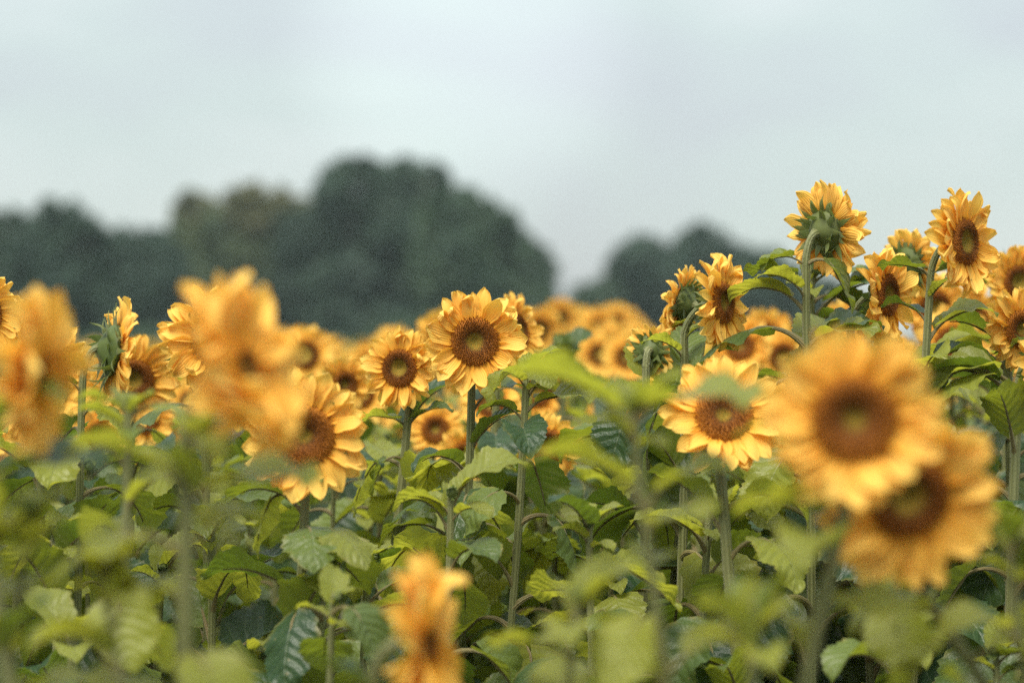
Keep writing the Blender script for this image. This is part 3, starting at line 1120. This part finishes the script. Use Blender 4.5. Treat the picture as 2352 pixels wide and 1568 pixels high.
# --- nearer than the plane of focus
hero(560, 845, 2.9, 66, 16, 'big blurred sunflower in front at left, turned right, two petals upright', disc=0.36, s=1.4, foot_px=345, auto_px=1085, n_auto=8,
     leaves=((960, 300, 0.55, 1), (1020, 320, 0.6, 2), (1150, 180, 0.9, 2), (1170, 10, 0.9, 6), (1290, 190, 0.9, 3)), pscale=1.14, petals=49, wild=1.0, stem_r=0.011, gap=0.08)
hero(78, 850, 2.95, 80, -4, 'big blurred sunflower at far left turned side-on', disc=0.38, s=1.3, pscale=1.08, foot_px=-40, auto_px=1090, n_auto=8,
     leaves=((1010, 345, 0.8, 2), (1130, 20, 0.9, 6)), wild=0.4)
hero(1962, 962, 2.92, -6, 2, 'biggest blurred sunflower at right facing the camera, dark round disc', s=1.08, foot_px=1850, auto_px=1440, n_auto=6, bow=-0.01,
     leaves=((1105, 184, 0.85, 2), (1230, 200, 0.9, 6), (1330, 250, 0.9, 0)), petals=51, wild=0.2, disc=1.0, pscale=1.0)
hero(2080, 1135, 3.08, 6, -12, 'lower right blurred sunflower whose disc is half covered by petals above', s=1.16, foot_px=2265, auto_px=1330, n_auto=8, petals=51,
     disc=0.95, pscale=1.06, leaves=((1300, 20, 1.0, 2),))
hero(975, 1475, 3.05, 76, 6, 'blurred orange sunflower in profile at the bottom edge', disc=0.5, s=1.25, foot_px=905, auto_px=1600, n_auto=6, wild=0.6, pscale=1.09, neck=0.05)
hero(1455, 925, 3.05, 20, 70, 'blurred leafy plant without a bloom in front at centre right', s=0.2, kind='bud', foot_px=1530, auto_px=1230, n_auto=8, stem_r=0.0065,
     leaves=((1010, 190, 1.15, 2), (960, 345, 0.95, 6), (1170, 190, 0.95, 2), (1180, 350, 0.8, 2)))
hero(300, 925, 3.7, 150, 60, 'soft leafy plant before the nodding sunflower, bud hidden in leaves', s=0.18, kind='bud', foot_px=275, auto_px=1080, n_auto=8,
     leaves=((905, 350, 0.75, 3), (930, 180, 0.5, 2)), stem_r=0.008)
for i, (px, py, d, fp, lb) in enumerate([
    (60, 1170, 3.0, 30, 'bright blurred leaves of a low plant in the lower left corner'),
    (235, 1290, 2.9, 300, 'blurred low plant at bottom left, second from the corner'),
    (1330, 1370, 3.05, 1280, 'blurred low leafy plant right of the bottom orange bloom'),
    (1740, 1420, 2.9, 1720, 'blurred leafy plant under the biggest blurred bloom'),
    (2060, 1345, 3.3, 2080, 'blurred plant with two small orange spots under the lower right bloom'),
    (2330, 1240, 3.1, 2350, 'blurred leafy plant in the lower right corner'),
]):
    hero(px, py, d, 20 * i, 70, lb, s=0.2, kind='bud', foot_px=fp, auto_px=py + 25, n_auto=6, stem_r=0.0055, leaf_size=0.85, flat=True)

# ------------------------------------------------------------------ the rest of the rows
PLACES = [(260, 'near the left edge'), (520, 'right of the nodding green-backed bloom'),
          (830, 'behind the half-covered sharp sunflower'), (1010, 'behind the smaller centre sunflower'),
          (1190, 'behind the tallest centre sunflower'), (1480, 'in the gap right of the centre sunflowers'),
          (1780, 'behind the curly-petalled sunflower'), (2000, 'behind the tall back-turned sunflower'), (9999, 'under the highest right hand blooms')]
pr = random.Random(77)


def row_label(px, d, kind):
    place = next(t for x, t in PLACES if px < x)
    if d < 4.6:
        what, gr = 'low leafy stalk just before the sharp rows ', 'leafy stalks filling the rows in focus'
    elif d < 6.2:
        what, gr = ('sharp leafy stalk without open bloom ' if kind == 'bud' else 'small sharp bloom low in the leaves '), 'leafy stalks filling the rows in focus'
    elif d < 8:
        what, gr = ('soft leafy stalk without open bloom ' if kind == 'bud' else 'soft yellow bloom of the middle rows '), 'soft sunflowers in the rows behind'
    else:
        what, gr = ('blurred leafy stalk of the far rows ' if kind == 'bud' else 'strongly blurred yellow bloom of the far rows '), 'distant yellow band of sunflowers'
    return what + place, gr


def free(x, y, gap):
    return all((x - a) ** 2 + (y - b) ** 2 > gap * gap for a, b in ALL)


# extra placed blurred blooms (mid distance)
for (px, py, d, yaw) in [(1288, 728, 11.5, 10), (1372, 752, 11, -5), (1415, 735, 12, 15), (1345, 792, 10.5, 5), (1440, 748, 12.5, 0), (1330, 742, 12.2, 12),
                         (1400, 790, 10.8, 20), (1290, 775, 11.6, -12), (1240, 755, 10.0, 10), (1470, 785, 11, 10), (1375, 815, 9.4, 8), (1440, 820, 9.0, -8),
                         (1018, 775, 7.6, 5), (905, 805, 9.5, 10), (860, 830, 9.6, 0), (740, 825, 9.0, 20), (700, 815, 8.0, 8), (830, 845, 10, 12),
                         (2145, 705, 6.4, 12), (2225, 735, 6.6, 5), (2190, 790, 6.3, -5), (2260, 780, 6.6, 8), (2320, 790, 6.8, 0), (1760, 770, 7.5, 10),
                         (1800, 820, 7.3, -8), (1690, 845, 7.8, 5), (2180, 850, 6.9, 10), (1950, 760, 7.0, 10), (1905, 800, 6.6, 0), 
                         (60, 930, 5.9, 10), (10, 880, 6.4, 15), (150, 870, 6.6, 0), (1230, 900, 7.0, 0)]:
    k = 'bloom' if d < 7.1 else 'mid'
    lb, gr = row_label(px, d, k)
    sunflower(W(px, py, d), yaw + pr.uniform(-8, 8), pr.uniform(-8, 12), pr.uniform(0.9, 1.05), kind=k, label=lb, group=gr,
              auto=W(px, py, d).z - 0.16, n_auto=8, r=random.Random(px + py), petals=43, wild=pr.uniform(0.2, 0.9), gap=pr.uniform(0, 0.2))

# rows filling the field between
count = 0
d = 3.75
while d < 11.2:
    half = 0.5 * 2352 * K * d * 1.12 + 0.25
    x = -half + pr.uniform(0, 0.3)
    while x < half:
        xx, yy = x + pr.uniform(-0.08, 0.08), d + pr.uniform(-0.10, 0.10)
        px = xx / (K * yy) + 1176
        step = 0.235 if d < 7 else 0.27 if d < 9 else 0.36
        if (yy > 4.25 or pr.random() < 0.45) and free(xx, yy, 0.13 if d < 9 else 0.2):
            if d < 4.9:
                top_px = pr.uniform(1330, 1500) if yy < 4.4 else pr.uniform(1120, 1320)
                kind = 'bud'
            elif d < 6.2:
                top_px = pr.uniform(990, 1180)
                kind = 'bud' if pr.random() < 0.88 else 'bloom'
            elif d < 9:
                top_px = pr.uniform(900, 1050) if px < 1900 else pr.uniform(830, 950)
                kind = 'bud' if pr.random() < 0.55 else 'mid'
            else:
                top_px = pr.uniform(812, 880)
                kind = 'mid'
            z = hz(top_px, yy)
            lb, gr = row_label(px, yy, kind)
            sunflower(Vector((xx, yy, z)), pr.gauss(22, 32), pr.gauss(0, 14), (0.22 if kind == 'bud' else pr.uniform(0.75, 0.98)), kind=kind,
                      label=lb, group=gr, auto=z - (0.03 if kind == 'bud' else 0.12), n_auto=17 if d < 7 else 13 if d < 8 else 7, r=random.Random(count), petals=34, wild=pr.uniform(0.1, 1.0), gap=pr.uniform(0, 0.3),
                      stem_r=pr.uniform(0.006, 0.009), leaf_size=pr.uniform(0.82, 1.12))
            count += 1
        x += step * pr.uniform(0.8, 1.2)
    d += 0.36 if d < 9 else 0.55

# beyond them nobody could count the plants: one mass of simple sunflowers
mf = MB()
ml = MB()
fr = random.Random(5)
faces_p, faces_d, faces_g = MB(), MB(), MB()
y = 11.6
while y < 92:
    half = 0.5 * 2352 * K * y * 1.1 + 0.5
    step = 0.42 if y < 30 else 0.7 if y < 55 else 1.1
    x = -half
    while x < half:
        xx, yy = x + fr.uniform(-0.15, 0.15), y + fr.uniform(-0.15, 0.15)
        z = 1.41 + fr.gauss(0, 0.05) + 0.05 * noise.noise(Vector((xx * 0.3, yy * 0.2, 0)))
        f = facing(fr.gauss(20, 22), fr.gauss(2, 8))
        hpos = Vector((xx, yy, z))
        q = head_matrix(hpos, f, fr.uniform(0, 6), 1.0)
        nP = 13 if y < 35 else 8
        if fr.random() < 0.5 - 0.35 * (0 < xx < y * 0.06):
            nP = 0
        for k in range(nP):
            th = 2 * PI * (k + fr.uniform(-.2, .2)) / nP
            el = fr.uniform(-0.01, 0.03)
            w = 0.5 * 0.040 * 13 / nP
            ca, sa = math.cos(th), math.sin(th)
            ln = fr.uniform(0.09, 0.115)
            pts = [(0.04 * ca, 0.04 * sa, 0), (0.075 * ca - w * sa, 0.075 * sa + w * ca, el * 0.5), (ln * ca, ln * sa, el), (0.075 * ca + w * sa, 0.075 * sa - w * ca, el * 0.5)]
            faces_p.face([q @ Vector(p) for p in pts], [(0.5, 0), (0, 0.5), (0.5, 1), (1, 0.5)])
        if nP:
            faces_d.face([q @ Vector((0.05 * math.cos(k * PI / 4), 0.05 * math.sin(k * PI / 4), 0.006)) for k in range(8)])
        faces_g.face([q @ Vector((0.056 * math.cos(-k * PI / 3), 0.056 * math.sin(-k * PI / 3), -0.015)) for k in range(6)])
        b = hpos - f * 0.04
        for s in (-1, 1):
            faces_g.face([b + Vector((-0.012, 0, 0)), Vector((xx - 0.012, yy, 0)), Vector((xx + 0.012, yy, 0)), b + Vector((0.012, 0, 0))]) if s > 0 else None
        for k in range(6):
            az = k * 2.4 + fr.uniform(-.3, .3)
            zz = z - 0.14 - 0.10 * k
            dv = Vector((math.cos(az), math.sin(az), 0))
            sv = Vector((-dv.y, dv.x, 0))
            p0 = Vector((xx, yy, zz)) + dv * 0.06 + Vector((0, 0, 0.05))
            ln = fr.uniform(0.13, 0.2)
            faces_g.face([p0, p0 + dv * ln * 0.4 + sv * ln * 0.42 + Vector((0, 0, fr.uniform(-.03, .04))), p0 + dv * ln + Vector((0, 0, -ln * 0.6)), p0 + dv * ln * 0.4 - sv * ln * 0.42 + Vector((0, 0, fr.uniform(-.03, .04)))])
        x += step * fr.uniform(0.75, 1.25)
    y += step


def merge_stuff(name, parts, label, cat):
    v, f, uvs, mi = [], [], [], []
    mats = []
    for n, (mb, m) in enumerate(parts):
        b = len(v)
        v.extend(mb.v)
        f.extend([tuple(b + i for i in q) for q in mb.f])
        uvs.extend(mb.uv)
        mi.extend([n] * len(mb.f))
        mats.append(m)
    t = MB()
    t.v, t.f, t.uv = v, f, uvs
    me = t.data(name, mats, smooth=False)
    me.polygons.foreach_set('material_index', mi)
    o = link(name, me)
    o['kind'] = 'stuff'
    o['label'] = label
    o['category'] = cat
    return o


M_FARDISC = make_plain_material('far_seed_disc', (0.14, 0.05, 0.01), (0.22, 0.08, 0.012), 60, bump=0.0)
merge_stuff('far_sunflowers', [(faces_p, M_PETAL), (faces_d, M_FARDISC), (faces_g, M_GREEN)],
            'mass of far sunflowers running back to the hedge and trees', 'sunflowers')
print('objects', len(bpy.data.objects), 'plants', len(ALL), 'filler', count)

# ------------------------------------------------------------------ the air
def make_haze():
    m, nt, N, L, out = mat('haze')
    v = N.new('ShaderNodeVolumePrincipled')
    v.inputs['Color'].default_value = (0.80, 0.96, 0.96, 1)
    v.inputs['Density'].default_value = 0.0005
    v.inputs['Anisotropy'].default_value = 0.2
    L.new(v.outputs[0], out.inputs['Volume'])
    mb = MB()
    x0, x1, y0, y1, z0, z1 = -90, 90, -12, 190, -1.2, 14
    P = [(x0, y0, z0), (x1, y0, z0), (x1, y1, z0), (x0, y1, z0), (x0, y0, z1), (x1, y0, z1), (x1, y1, z1), (x0, y1, z1)]
    mb.v = P
    mb.f = [(0, 3, 2, 1), (4, 5, 6, 7), (0, 1, 5, 4), (1, 2, 6, 5), (2, 3, 7, 6), (3, 0, 4, 7)]
    mb.uv = [[(0, 0)] * 4] * 6
    o = link('haze', mb.data('haze', m, smooth=False))
    o['kind'] = 'stuff'
    return o


make_haze()
